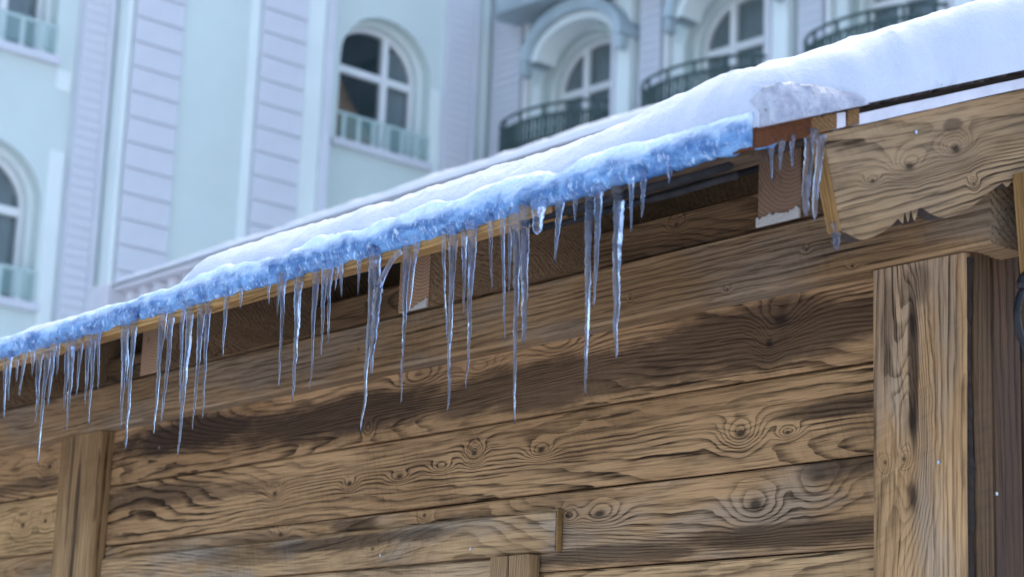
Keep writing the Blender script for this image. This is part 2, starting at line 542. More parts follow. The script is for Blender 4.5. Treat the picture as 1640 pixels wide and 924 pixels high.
def window(frame, c, sill, tall, guard, dark, mull):
    """three-light arched casement set deep in its opening; children in the frame's own coordinates"""
    spring, rise = sill + tall, 0.60
    zc = sill
    key = (tall, mull, )
    def build():
        hw = 0.735
        bm_parts = []
        out = outline(0, hw, 0.0, tall, rise)
        inn = outline(0, hw - 0.075, 0.08, tall, rise - 0.075)
        vs, fs = [], []
        a = ring_band(out, inn, 0.30, 0.40)
        return a
    w = wput("window", cached(("wf",) + key, build), M_FRAME, frame, None, (c, 0, zc))
    tz = tall - 0.06
    for x in mull:
        put("mullion", cached(("mu", tall, x), lambda: box_mesh((x - 0.05, 0.29, 0.083), (x + 0.05, 0.397, tall + rise * math.sqrt(1 - (x / 0.66) ** 2) - 0.02), 0.01)), M_FRAME, w, None, True)
    xs = [-0.657] + [m for m in mull] + [0.657]
    for a, b in zip(xs[:-1], xs[1:]):
        aa = a + (0.052 if a != xs[0] else 0); bb = b - (0.052 if b != xs[-1] else 0)
        put("transom", cached(("tr", tall, a, b), lambda: box_mesh((aa, 0.295, tz - 0.05), (bb, 0.395, tz + 0.05), 0.01)), M_FRAME, w, None, True)
        put("pane", cached(("pl", tall, a, b), lambda: box_mesh((aa, 0.345, 0.083), (bb, 0.352, tz - 0.052))), M_GLASS, w, None, True)
        def arch_pane():
            pts = [(aa, tz + 0.052), (bb, tz + 0.052)]
            for i in range(9):
                x = bb + (aa - bb) * i / 8
                pts.append((x, tall + (rise - 0.078) * math.sqrt(max(0, 1 - (x / 0.662) ** 2))))
            return prism_mesh(pts, 0.007)
        put("pane", cached(("pa", tall, a, b), arch_pane), M_GLASS, w, Matrix.Translation((0, 0.345, 0)), True)
    # moulding stepped inside the reveal
    put("arch_moulding", cached(("am", tall), lambda: ring_band(outline(0, 0.748, 0.0, tall, 0.645), outline(0, 0.69, 0.002, tall, 0.58), 0.17, 0.298)), M_PALE, w, None, True)
    # what stands behind the panes
    if dark:
        put("drape", cached(("dr", tall), lambda: drape_mesh(tall)), M_DRAPE, w, Matrix.Translation((-0.7, 0.48, 0.0)), True)
        put("curtain", cached(("cu2", tall), lambda: strip_grid(0.46, tall + 0.4, 0.025, 5)), M_CURTAIN, w, Matrix.Translation((0.28, 0.42, 0.0)), True)
    else:
        put("curtain", cached(("cu", tall), lambda: strip_grid(1.5, tall + 0.62, 0.03, 11)), M_CURTAIN, w, Matrix.Translation((-0.75, 0.41, 0.0)), True)
    put("room", cached(("rm", tall), lambda: room_mesh(tall)), M_ROOM, w, None, True)
    if guard:
        put("sill", cached("sill", lambda: box_mesh((-0.86, -0.09, -0.10), (0.80, 0.30, -0.002), 0.015)), M_LAV, w, None, True)
        put("guard_glass", cached("gg", lambda: box_mesh((-0.74, -0.052, 0.03), (0.74, -0.044, 0.36))), M_GUARD, w, None, True)
        put("guard_rail", cached("gr", lambda: box_mesh((-0.745, -0.03, 0.33), (0.745, -0.005, 0.36), 0.004)), M_PALE, w, None, True)
        for k in range(6):
            put("guard_bar", cached("gb", lambda: box_mesh((-0.028, -0.028, 0.0), (0.028, -0.008, 0.328), 0.004)), M_PALE, w, Matrix.Translation((-0.65 + 0.24 * k, 0, 0)), True)
    return w

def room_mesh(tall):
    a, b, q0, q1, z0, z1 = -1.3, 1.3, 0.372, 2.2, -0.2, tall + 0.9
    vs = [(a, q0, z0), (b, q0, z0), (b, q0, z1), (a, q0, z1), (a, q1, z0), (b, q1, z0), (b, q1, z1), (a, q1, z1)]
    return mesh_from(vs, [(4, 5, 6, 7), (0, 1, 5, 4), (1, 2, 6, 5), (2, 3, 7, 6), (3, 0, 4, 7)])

def drape_mesh(tall):
    vs, fs = [], []
    n = 24
    for i in range(n + 1):
        t = i / n
        w = 0.25 + 0.85 * (1 - t) ** 1.5
        for k in range(9):
            s = k / 8
            vs.append((0.02 + w * s + 0.15 * t * (1 - t), 0.05 * math.sin(s * 22 + t * 3), 0.02 + t * (tall - 0.05)))
    for i in range(n):
        for k in range(8):
            a = i * 9 + k
            fs.append((a, a + 1, a + 10, a + 9))
    return mesh_from(vs, fs, True)

for (c, hw, sill, spring, rise) in left_ops:
    window(LW, c, sill, 1.12, True, abs(c + 1.91) < 0.1 and sill > 9, (0.22,))
for (c, hw, sill, spring, rise) in right_ops:
    window(RW, c, sill, 1.44, False, False, (-0.24, 0.30))

# pilasters: a backing strip with separate render courses in front of it
def pilaster(frame, p0, p1, q, zlo, zhi, pitch, gap, mat, back=0.03):
    b = wput("pilaster", box_mesh((p0, q + back, 0.0), (p1, 0.4, ZT)), M_LAV, frame)
    n = int((zhi - zlo) / pitch)
    me = cached(("course", round(p1 - p0, 3), pitch), lambda: box_mesh((0, 0, 0), (p1 - p0, back - 0.002, pitch - gap), 0.006))
    for k in range(n):
        put("course", me, mat, b, Matrix.Translation((p0, q, zlo + k * pitch)), True)
    return b

def strip(frame, p0, p1, q, mat, name="wall_strip", z0=0.0, z1=ZT, q1=0.05):
    return wput(name, box_mesh((p0, q, z0), (p1, q1, z1), 0.008), mat, frame)

# left wing: projecting block between the window columns, two banded pilasters on it
for s in (0, -11.06):
    wput("wall_bay", box_mesh((-6.01 + s, -0.33, 0), (-3.03 + s, 0.05, ZT)), M_WALL, LW)
    strip(LW, -6.013 + s, -5.94 + s, -0.36, M_PALE, q1=-0.2)
    strip(LW, -3.16 + s, -3.026 + s, -0.37, M_LAV, q1=-0.2)
    strip(LW, -3.46 + s, -3.18 + s, -0.345, M_PALE, q1=-0.2)
    strip(LW, -5.24 + s, -5.17 + s, -0.345, M_WALL, q1=-0.2)
    strip(LW, -4.30 + s, -4.17 + s, -0.35, M_PALE, q1=-0.2)
pilaster(LW, -5.92, -5.26, -0.385, 5.4, 11.0, 0.30, 0.016, M_LAV)
pilaster(LW, -4.15, -3.48, -0.385, 5.4, 11.4, 0.30, 0.016, M_LAV)
pilaster(LW, -6.44, -6.12, -0.12, 5.4, 10.2, 0.115, 0.0035, M_LAV)
strip(LW, -6.118, -6.03, -0.14, M_LAV)
strip(LW, -6.66, -6.47, -0.02, M_PALE, z1=8.2 - 0.0)
strip(LW, -6.66, -6.47, -0.02, M_PALE, z0=8.9, z1=9.14)
pilaster(LW, -0.96, -0.52, -0.12, 7.9, 12.0, 0.115, 0.0035, M_LAV)
strip(LW, -0.515, -0.45, -0.14, M_LAV)
strip(LW, -1.14, -0.98, -0.02, M_PALE, z1=10.3)
strip(LW, -0.30, -0.18, -0.03, M_PALE)

# right wing
for i in range(5):
    x = 2.55 * i
    pilaster(RW, 0.06 + x + (0.20 if i else 0), 0.62 + x, -0.14, 8.9, 12.0, 0.115, 0.0035, M_LAV)
    strip(RW, 0.64 + x, 0.70 + x, -0.10, M_FRAME)
    strip(RW, 0.74 + x, 0.90 + x, -0.03, M_PALE, z1=10.45)
    if i < 4:
        strip(RW, 2.44 + x, 2.50 + x, -0.27, M_LAV)
        strip(RW, 2.505 + x, 2.74 + x, -0.24, M_PALE)

# arched hoods over the right wing's windows
def hood(c):
    q0, q1 = -0.46, -0.003
    o = arch_pts(0, 0.92, 10.62, 0.66, 18); i_ = arch_pts(0, 0.79, 10.62, 0.50, 18)
    vs, fs = [], []
    n = len(o)
    for q in (q0, q1):
        vs += [(p[0], q, p[1]) for p in o] + [(p[0], q, p[1]) for p in i_]
    for k in range(n - 1):
        j = k + 1
        fs += [(k, j, n + j, n + k), (j, k, 2 * n + k, 2 * n + j), (n + k, n + j, 3 * n + j, 3 * n + k)]
    fs += [(0, n, 3 * n, 2 * n), (2 * n - 1, n - 1, 3 * n - 1, 4 * n - 1)]
    h = wput("arched_hood", mesh_from(vs, fs), M_LEAD, RW, None, (c + 0.20, 0, 0))
    # pale moulding lining the soffit
    o2 = arch_pts(0, 0.787, 10.62, 0.497, 18); i2 = arch_pts(0, 0.69, 10.62, 0.40, 18)
    vs, fs = [], []
    for q in (-0.36, -0.004):
        vs += [(p[0], q, p[1]) for p in o2] + [(p[0], q, p[1]) for p in i2]
    for k in range(n - 1):
        j = k + 1
        fs += [(k, j, n + j, n + k), (n + k, n + j, 3 * n + j, 3 * n + k)]
    put("soffit_moulding", mesh_from(vs, fs), M_PALE, h, None, True)
    # drip ends hanging at the springing
    for sx in (-1, 1):
        put("drip_end", cached("drip%d" % sx, lambda: box_mesh((min(sx * 0.80, sx * 0.915), -0.47, 10.42), (max(sx * 0.80, sx * 0.915), -0.30, 10.618), 0.03)), M_LEAD, h, None, True)
    # shelf with rounded ends above
    def shelf():
        pts = [(-1.25, -0.004)] + [(-1.05 + 0.30 * math.cos(a), -0.40 - 0.22 * math.sin(a)) for a in [math.pi - i * math.pi / 2 / 6 for i in range(7)]]
        pts += [(1.05 + 0.30 * math.cos(a), -0.40 - 0.22 * math.sin(a)) for a in [math.pi / 2 - i * math.pi / 2 / 6 for i in range(7)]] + [(1.25, -0.004)]
        bm = bmesh.new()
        lo = [bm.verts.new((p[0], p[1], 11.32)) for p in pts]; hi = [bm.verts.new((p[0], p[1], 11.62)) for p in pts]
        bm.faces.new(lo); bm.faces.new(hi[::-1])
        for k in range(len(pts)):
            j = (k + 1) % len(pts); bm.faces.new((lo[k], hi[k], hi[j], lo[j]))
        return bm_mesh(bm)
    put("cornice_shelf", cached("shelf", shelf), M_LEAD, h, Matrix.Translation((-0.05, 0, 0)), True)
    return h

# bowed iron balconies
def bow(hw, depth, n):
    return [(-hw * math.cos(math.pi * i / n), -depth * math.sin(math.pi * i / n) ** 0.8 - 0.02) for i in range(n + 1)]

def balcony(c):
    def slab():
        pts = bow(1.05, 0.70, 20)
        bm = bmesh.new()
        lo = [bm.verts.new((p[0], p[1], 8.78)) for p in pts]; hi = [bm.verts.new((p[0], p[1], 8.93)) for p in pts]
        bm.faces.new(lo); bm.faces.new(hi[::-1])
        for k in range(len(pts)):
            j = (k + 1) % len(pts); bm.faces.new((lo[k], hi[k], hi[j], lo[j]))
        return bm_mesh(bm)
    s = wput("balcony", cached("bslab", slab), M_PALE, RW, None, (c, 0, 0))
    pts = bow(1.02, 0.66, 36)
    for z, r in ((9.84, 0.020), (9.70, 0.022), (9.42, 0.018), (9.02, 0.018)):
        put("rail", cached(("brail", z), lambda: tube_mesh([(p[0], p[1], z) for p in pts], r, 6)), M_GREENIRON, s, None, True)
    ps = bow(1.02, 0.66, 44)
    for k in range(1, 44):
        p = ps[k]
        put("baluster", cached("bbar", lambda: box_mesh((-0.012, -0.012, 8.93), (0.012, 0.012, 9.70))), M_GREENIRON, s, Matrix.Translation((p[0], p[1], 0)), True)
        if k % 6 == 1:
            put("upright", cached("bup", lambda: box_mesh((-0.014, -0.014, 9.70), (0.014, 0.014, 9.84))), M_GREENIRON, s, Matrix.Translation((p[0], p[1], 0)), True)
    # leaf scrolls between the two upper rails
    def scroll():
        path = [(0.045 * math.cos(a) * (1 - a / 12), 0, 0.10 * math.sin(a) * (1 - a / 14)) for a in [i * 0.5 for i in range(14)]]
        return tube_mesh(path, 0.012, 5)
    for k in range(1, 44, 2):
        p = ps[k]; q = ps[min(k + 1, 44)]
        ang = math.atan2(q[1] - p[1], q[0] - p[0])
        put("scroll", cached("bscroll", scroll), M_GREENIRON, s, Matrix.Translation(((p[0] + q[0]) / 2, (p[1] + q[1]) / 2, 9.56)) @ Matrix.Rotation(ang, 4, 'Z'), True)
    return s

for i in range(4):
    hood(1.67 + 2.55 * i)
    balcony(1.46 + 2.56 * i)

# ================================================================== TERRACE AND BALUSTRADE
tw = put("terrace_wall", box_mesh((-17.55, 8.75, 0.0), (-5.0, 9.35, 5.02), 0.01), M_TERR)
tag(tw, "pale rendered terrace wall carrying the stone balustrade behind the stall roof", "wall")
bal = empty("stone_balustrade", (-13.5, 9.0, 5.02), 0, "pale stone terrace balustrade with turned balusters behind the stall roof", "balustrade")
def at(*p): return Matrix.Translation(p)
put("bottom_rail", box_mesh((-17.1, 8.90, 5.022), (-5.0, 9.12, 5.11), 0.012), M_STONE, bal)
put("top_rail", box_mesh((-17.1, 8.90, 5.755), (-5.0, 9.12, 5.80), 0.015, 2), M_STONE, bal)
ped = put("pedestal", box_mesh((-17.42, 8.84, 5.022), (-17.103, 9.18, 5.82), 0.015), M_STONE, bal)
bp = [(0.055, 0), (0.055, 0.05), (0.04, 0.07), (0.03, 0.10), (0.05, 0.17), (0.058, 0.23), (0.045, 0.32), (0.028, 0.42), (0.03, 0.45), (0.05, 0.55), (0.055, 0.58), (0.055, 0.643)]
bme = lathe_mesh(bp, 12)
for k in range(46):
    put("baluster", bme, M_STONE, bal, at(-16.93 + 0.255 * k, 9.01, 5.111))
def rail_snow():
    vs, fs = [], []
    nx, na = 220, 10
    for i in range(nx + 1):
        x = -17.40 + 12.4 * i / nx
        e = min(1, (i / nx) * 20 + 0.05)
        h = (0.055 + 0.055 * min(1, (x + 17.4) / 5.0) + 0.02 * fbm(x * 0.8, 0, 1.0) + 0.01 * fbm(x * 4, 2, 0)) * math.sqrt(e)
        for k in range(na + 1):
            a = math.pi * k / na
            vs.append((x, 9.01 - 0.13 * math.cos(a) * (1 + 0.06 * fbm(x * 2, k, 0)), 5.803 + h * math.sin(a) ** 0.7))
    for i in range(nx):
        for k in range(na):
            a = i * (na + 1) + k
            fs.append((a, a + 1, a + na + 2, a + na + 1))
    return mesh_from(vs, fs, True)
rs = put("rail_snow", rail_snow(), M_RAILSNOW)
tag(rs, "long rounded ridge of snow lying along the balustrade top rail", "snow")

# ================================================================== WOODEN STALL
hut = empty("wooden_stall", (-3.8, 2.8, 0), 0, "brown brushed timber market stall with icicle hung eave and scalloped gable board", "stall")
PITCH = math.atan(0.382)
cp, sp = math.cos(PITCH), math.sin(PITCH)

def rough_board(L, D, H, bevel=0.004, jit=0.0012, seed=0):
    """board 0..L, 0..D, 0..H with slightly uneven long edges"""
    n = max(2, min(6, int(L / 0.35)))
    rnd = random.Random(seed)
    bm = bmesh.new()
    secs = []
    for i in range(n + 1):
        x = L * i / n
        j = lambda: rnd.uniform(-jit, jit)
        b = bevel
        s = [(0 + j(), b), (b, 0 + j()), (D, 0), (D, H), (b, H + j()), (0 + j(), H - b)]
        secs.append([bm.verts.new((x, p[0], p[1])) for p in s])
    for a, b in zip(secs[:-1], secs[1:]):
        for k in range(6):
            bm.faces.new((a[k], a[(k + 1) % 6], b[(k + 1) % 6], b[k]))
    bm.faces.new(secs[0][::-1]); bm.faces.new(secs[-1])
    return bm_mesh(bm)

HX, HY, HZ = (1, 0, 0), (0, 1, 0), (0, 0, 1)
def plank(name, x0, x1, y, z0, z1, depth=0.03, seed=0, knots=(), stains=(), bevel=0.004, parent=None, label=None, light=LIGHT, dark=DARK, **kw):
    """horizontal board on the front wall; knots and stains are given in wall metres (x, z)"""
    kn = [(kx - x0, kz - z0, s, el, amp) for (kx, kz, s, el, amp) in knots]
    st = [(sx - x0, sz - z0, ru, rv, w) for (sx, sz, ru, rv, w) in stains]
    m = wood("plank_wood", light, dark, seed, kn, st, **kw)
    o = put(name, rough_board(x1 - x0, depth, z1 - z0, bevel, seed=int(seed * 10)), m, parent or hut, axes((x0, y, z0), HX, HY, HZ))
    if label: o["label"] = label
    return o

YP = 2.74
G = 0.0018
# right section, rows from the top
plank("plank", -5.19, -2.395, YP, 2.319 + G, 2.50, seed=1.3,
      knots=[(-2.661, 2.425, 0.040, 1.6, 5), (-2.69, 2.385, 0.028, 1.0, 3.5), (-3.283, 2.455, 0.03, 2.6, 3), (-3.782, 2.455, 0.03, 2.4, 2.9), (-3.553, 2.444, 0.03, 2.2, 2.9), (-3.966, 2.357, 0.02, 1.3, 2.8)],
      stains=[(-4.80, 2.425, 0.40, 0.055, 0.95), (-4.10, 2.395, 0.55, 0.055, 0.85), (-3.35, 2.385, 0.55, 0.055, 0.75), (-2.75, 2.40, 0.45, 0.07, 0.8)],
      scorch=0.35, contrast=0.8, label="topmost plank, darkly scorched with swirling grain")
plank("plank", -5.20, -2.395, YP, 2.156 + G, 2.319 - G, seed=2.7,
      knots=[(-3.563, 2.262, 0.021, 1.3, 6), (-3.34, 2.246, 0.016, 2.6, 4), (-2.76, 2.225, 0.030, 1.7, 5.5), (-2.64, 2.215, 0.012, 2.4, 4), (-4.348, 2.235, 0.022, 1.5, 5), (-3.833, 2.232, 0.014, 3.4, 3.2), (-4.029, 2.232, 0.014, 2.2, 3.4), (-3.68, 2.242, 0.013, 3.0, 3)],
      stains=[(-4.95, 2.275, 0.35, 0.035, 0.7), (-4.60, 2.26, 0.30, 0.022, 0.5), (-2.50, 2.245, 0.18, 0.018, 0.8)], contrast=0.95, rings=20, across=34, scorch=0.25)
plank("plank", -5.20, -2.395, YP, 1.996 + G, 2.156 - G, seed=4.1,
      knots=[(-2.72, 2.09, 0.045, 1.5, 4), (-2.56, 2.11, 0.04, 1.6, 3), (-3.15, 2.103, 0.025, 2.6, 4), (-3.246, 2.106, 0.02, 1.6, 4.2), (-4.311, 2.135, 0.02, 1.5, 4), (-3.732, 2.14, 0.014, 1.4, 4)],
      stains=[(-2.50, 2.14, 0.14, 0.028, 0.8), (-2.60, 2.03, 0.40, 0.024, 0.75), (-3.1, 2.02, 0.3, 0.022, 0.7), (-4.45, 2.12, 0.25, 0.03, 0.45), (-4.0, 2.135, 0.1, 0.02, 0.7)], grey=0.5, contrast=0.85)
plank("plank", -5.20, -2.395, YP, 1.83, 1.996 - G, seed=5.9, knots=[(-4.9, 1.9, 0.02, 1.5, 4)], contrast=0.6, scorch=0.25, light=(0.53, 0.34, 0.17))
# left section, beyond the narrow post
LEFTL = (0.42, 0.255, 0.12)
plank("plank", -7.2, -5.40, YP, 2.323 + G, 2.50, seed=7.7, knots=[(-5.561, 2.405, 0.02, 2.2, 5)], stains=[(-5.7, 2.36, 0.5, 0.02, 0.6)], light=LEFTL)
plank("plank", -7.2, -5.40, YP, 2.158 + G, 2.323 - G, seed=8.8, knots=[(-5.70, 2.246, 0.028, 1.6, 5), (-5.56, 2.25, 0.022, 1.7, 4)], scorch=0.15, light=(0.53, 0.335, 0.155))
plank("plank", -7.2, -5.40, YP, 1.99, 2.158 - G, seed=9.4, grey=0.5, light=LEFTL)
for k in range(11):
    z1 = 1.83 - 0.165 * k - G
    if z1 < 0.05: break
    for x0, x1 in ((-5.20, -2.395), (-7.2, -5.40)):
        plank("plank", x0, x1, YP, max(0.0, z1 - 0.163), z1, seed=31.0 + k + (0.5 if x0 < -6 else 0), contrast=0.8)
# shutter pieces at the bottom: a lintel board, its stud and the pale board below it
lin = plank("lintel_board", -5.17, -3.264, 2.723, 2.034, 2.118, 0.015, seed=3.6, stains=[(-4.40, 2.09, 0.30, 0.03, 0.45), (-4.0, 2.095, 0.5, 0.018, 0.75)], knots=[(-3.9, 2.075, 0.012, 2, 3.5)], contrast=0.55, grey=0.8, light=(0.47, 0.30, 0.15), label="weathered lintel board across the bottom of the stall wall")
put("cut_end", box_mesh((-3.2635, 2.7245, 2.036), (-3.2595, 2.7375, 2.117), 0.001), M_CUT, hut)
plank("shutter_board", -5.17, -3.455, 2.725, 1.975, 2.029, 0.012, seed=6.2, scorch=0.1, contrast=0.4, light=(0.50, 0.34, 0.19))
for x0, x1 in ((-3.452, -3.395), (-3.390, -3.325)):
    m = wood("stud_wood", (0.45, 0.29, 0.15), DARK, x0, contrast=0.5, across=90)
    put("stud", rough_board(0.25, 0.03, x1 - x0, 0.004, seed=3), m, hut, axes((x1, 2.705, 1.78), HZ, HY, (-1, 0, 0)))

# beams above the wall: the wall plate over the post heads and the darker plate under the roof; eave shade is put into both colours
plank("wall_plate", -7.2, -2.140, 2.690, 2.470, 2.588, 0.10, seed=11.2, bevel=0.005,
      knots=[(-2.55, 2.53, 0.008, 1.4, 1.2), (-3.02, 2.51, 0.008, 0.9, 1.2), (-2.75, 2.487, 0.008, 1.4, 1.2), (-2.44, 2.48, 0.007, 1.5, 1.2), (-3.95, 2.53, 0.008, 1.3, 1.2)],
      contrast=0.45, rings=8, across=60, scorch=0.3, grey=0.5, light=(0.35, 0.218, 0.106), hatch=0.10)
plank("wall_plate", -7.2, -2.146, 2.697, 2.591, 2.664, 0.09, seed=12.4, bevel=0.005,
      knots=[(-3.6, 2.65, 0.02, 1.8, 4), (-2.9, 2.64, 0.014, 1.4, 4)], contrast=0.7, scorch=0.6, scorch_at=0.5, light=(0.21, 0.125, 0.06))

# posts
def post(x0, x1, zt, y, depth, mat, parent=hut, zb=0.0, name="post"):
    return put(name, rough_board(zt - zb, depth, x1 - x0, 0.006, 0.0025, seed=int(-x0 * 10)), mat, parent, axes((x1, y, zb), HZ, HY, (-1, 0, 0)))
PX1, PX0 = -2.204, -2.407
pk = [(2.199, PX1 + 2.317, 0.040, 2.6, 7), (2.132, PX1 + 2.376, 0.011, 1.2, 4.5), (2.36, PX1 + 2.315, 0.024, 4.0, 4.0), (2.07, PX1 + 2.315, 0.034, 2.8, 4.5), (2.135, PX1 + 2.335, 0.012, 1.2, 3.2)]
mp = wood("corner_post_wood", (0.55, 0.335, 0.16), DARK, 14.2, pk, [(2.30, PX1 + 2.315, 0.16, 0.012, 0.8), (2.37, PX1 + 2.37, 0.10, 0.02, 0.5), (2.43, PX1 + 2.305, 0.04, 0.035, 0.45)], rings=9, across=62, contrast=0.8, grey=0.5, scorch=0.25)
cpost = post(PX0, PX1, 2.468, 2.700, 0.10, mp, name="corner_post")
mp2 = wood("narrow_post_wood", (0.41, 0.255, 0.12), DARK, 17.7, (), [(2.2, 0.11, 0.25, 0.012, 0.8), (2.35, 0.16, 0.2, 0.01, 0.6)], rings=6, across=75, contrast=0.7, scorch=0.3)
npost = post(-5.421, -5.185, 2.468, 2.700, 0.07, mp2, name="narrow_post")

bm = bmesh.new()
rnd = random.Random(12)
pv = None
for i in range(70):
    zz = 1.4 + 1.06 * i / 69
    d = 0.0015 + 0.0065 * fbm(zz * 14, 0, 3)
    ring = [bm.verts.new(q) for q in ((-2.206, 2.7065, zz), (-2.2015 + d * 0.6, 2.7075 - d * 0.4, zz), (-2.1995 + d, 2.712, zz), (-2.206, 2.7150, zz))]
    if pv:
        for k in range(4): bm.faces.new((pv[k], pv[(k + 1) % 4], ring[(k + 1) % 4], ring[k]))
    pv = ring
put("bark_edge", bm_mesh(bm), plain("dark_bark", (0.022, 0.015, 0.011), 0.9, 0.4, 70.0, bmp=0.002), hut)
# gable wall, seen at a grazing angle past the corner post: upright boards
y = 2.803
def gable_board(name, y0, y1, x, seed, light, **kw):
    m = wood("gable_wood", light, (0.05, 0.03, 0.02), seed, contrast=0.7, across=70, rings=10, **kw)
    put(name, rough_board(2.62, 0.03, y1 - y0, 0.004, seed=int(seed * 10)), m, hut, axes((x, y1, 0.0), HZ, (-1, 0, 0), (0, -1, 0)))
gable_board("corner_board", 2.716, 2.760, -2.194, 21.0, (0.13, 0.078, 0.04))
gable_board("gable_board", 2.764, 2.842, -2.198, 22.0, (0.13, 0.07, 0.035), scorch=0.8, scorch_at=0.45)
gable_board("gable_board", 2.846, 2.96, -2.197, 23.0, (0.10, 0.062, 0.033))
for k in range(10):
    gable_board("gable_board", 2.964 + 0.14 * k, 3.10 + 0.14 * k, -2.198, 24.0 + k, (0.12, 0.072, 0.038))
# the sides one cannot see from here close the box
put("back_wall", box_mesh((-7.2, 4.33, 0), (-2.24, 4.36, 2.6)), M_ROOFU, hut)
put("end_wall", box_mesh((-7.23, 2.78, 0), (-7.2, 4.36, 2.6)), M_ROOFU, hut)

# rafters
for i, (xc, w) in enumerate(((-2.236, 0.092), (-3.197, 0.096), (-4.209, 0.078), (-5.22, 0.09))):
    m = wood("rafter_wood", (0.26, 0.165, 0.09), DARK, 30 + i, contrast=0.5, across=80)
    z0 = 2.447
    # a prism in the (Y, Z) plane: plumb cut front, sloping top and bottom
    ln = 1.2
    zt = 2.560
    pts = [(2.300, z0), (2.300, zt), (2.300 + ln, zt + ln * 0.382), (2.300 + ln, z0 + ln * 0.382)]
    vs = [(x, p[0], p[1]) for x in (xc - w / 2, xc + w / 2) for p in pts]
    vs = [(v[0] - xc, v[1] - 2.3, v[2] - z0) for v in vs]
    me = mesh_from(vs, [(0, 1, 2, 3), (7, 6, 5, 4), (1, 5, 6, 2), (3, 2, 6, 7), (0, 3, 7, 4), (2, 6, 7, 3)])
    r = put("rafter", me, m, hut, at(xc, 2.3, z0))
    em = end_grain("rafter_end_grain", (0.30, 0.17, 0.085) if i else (0.20, 0.115, 0.065), (0.075, 0.04, 0.02), 0.03, 0.11)
    e = put("end_face", box_mesh((-w / 2, -0.004, 0.0), (w / 2, 0.0, zt - z0), 0.0015), em, r, None, True)
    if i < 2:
        # frost clinging to the first rafter's lower edge, a pale wedge on the second's
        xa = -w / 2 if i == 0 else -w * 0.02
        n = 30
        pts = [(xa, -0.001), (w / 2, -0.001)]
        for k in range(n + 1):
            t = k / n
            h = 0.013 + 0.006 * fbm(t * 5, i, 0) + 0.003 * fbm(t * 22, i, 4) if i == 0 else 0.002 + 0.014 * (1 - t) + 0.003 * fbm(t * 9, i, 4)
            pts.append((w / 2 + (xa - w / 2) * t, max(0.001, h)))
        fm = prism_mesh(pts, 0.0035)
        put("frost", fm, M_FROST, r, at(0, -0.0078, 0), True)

# roof: slope boards, seen as a lip under the ice and as an end at the gable
RY, RZ = 2.090, 2.491
def slope(xa, xb, ya, yb, t0, t1):
    """slab between two heights above the roof underside, following the pitch"""
    vs = []
    for x in (xa, xb):
        for yy, t in ((ya, t0), (ya, t1), (yb, t1), (yb, t0)):
            vs.append((x, yy, RZ + 0.382 * (yy - RY) + t))
    return mesh_from(vs, [(0, 1, 2, 3), (7, 6, 5, 4), (0, 4, 5, 1), (1, 5, 6, 2), (2, 6, 7, 3), (3, 7, 4, 0)])
put("roof_deck", slope(-7.6, -2.105, 2.125, 3.70, 0.004, 0.029), M_ROOFU, hut)
vs = [(-7.6, 3.70, RZ + 0.382 * 1.61 + 0.004), (-2.105, 3.70, RZ + 0.382 * 1.61 + 0.004), (-2.105, 4.9, 2.66), (-7.6, 4.9, 2.66),
      (-7.6, 3.70, RZ + 0.382 * 1.61 + 0.029), (-2.105, 3.70, RZ + 0.382 * 1.61 + 0.029), (-2.105, 4.9, 2.69), (-7.6, 4.9, 2.69)]
put("roof_deck", mesh_from(vs, [(0, 1, 2, 3), (7, 6, 5, 4), (0, 4, 5, 1), (1, 5, 6, 2), (2, 6, 7, 3), (3, 7, 4, 0)]), M_ROOFU, hut)
# yellow lip board along the eave
lipm = wood("lip_wood", (0.46, 0.27, 0.10), (0.14, 0.07, 0.025), 41.0, contrast=0.55, across=130, scorch=0.4)
put("eave_lip", rough_board(5.06, 0.035, 0.021, 0.003, 0.0012, seed=4), lipm, hut, axes((-7.6, 2.088, 2.477), HX, HY, HZ))
lipd = wood("dark_lip_wood", (0.10, 0.065, 0.04), (0.03, 0.018, 0.012), 42.0, contrast=0.5, across=130)
put("eave_lip", rough_board(0.44, 0.035, 0.020, 0.003, 0.0010, seed=6), lipd, hut, axes((-2.537, 2.094, 2.480), HX, HY, HZ))
for k, (zz, rr, yy) in enumerate(((2.475, 0.0062, 2.096), (2.4625, 0.0052, 2.108))):
    put("gutter_bar", tube_mesh([(-2.62 + 0.06 * i, yy, zz + 0.0015 * math.sin(i * 1.7 + k)) for i in range(9)], rr, 8), M_CABLE, hut)

# gable edge of the roof: board ends, felt line, flashing
def rake(xa, xb, ya, yb, t0, t1, name, mat, jit=0.0, n=1, seed=1):
    rnd = random.Random(seed)
    vs, fs = [], []
    for i in range(n + 1):
        yy = ya + (yb - ya) * i / n
        a = t0 + rnd.uniform(-jit, jit); b = t1 + rnd.uniform(-jit, jit)
        for x, t in ((xa, a), (xb, a), (xb, b), (xa, b)):
            vs.append((x + (rnd.uniform(-jit, jit) * 0.6 if jit else 0), yy, RZ + 0.382 * (yy - RY) + t))
    for i in range(n):
        for k in range(4):
            fs.append((i * 4 + k, i * 4 + (k + 1) % 4, i * 4 + 4 + (k + 1) % 4, i * 4 + 4 + k))
    fs += [(0, 3, 2, 1), tuple(n * 4 + k for k in range(4))]
    bm = bmesh.new(); bm.from_mesh(mesh_from(vs, fs))
    return put(name, bm_mesh(bm), mat, hut)
rake(-2.125, -2.078, 2.086, 2.200, -0.001, 0.030, "board_end", M_REDEND, 0.0015, 5, 3)
rake(-2.16, -2.084, 2.204, 2.262, 0.001, 0.027, "board_end", M_SHEATH, 0.001, 3, 4)
rake(-2.14, -2.086, 2.2635, 2.284, 0.002, 0.025, "patch", M_FLASH, 0.001, 2, 5)
rake(-2.14, -2.084, 2.286, 2.312, 0.001, 0.026, "board_end", M_SHEATH, 0.001, 2, 6)
rake(-2.14, -2.086, 2.314, 3.70, 0.0, 0.0175, "flashing", M_FLASH, 0.0006, 30, 7)
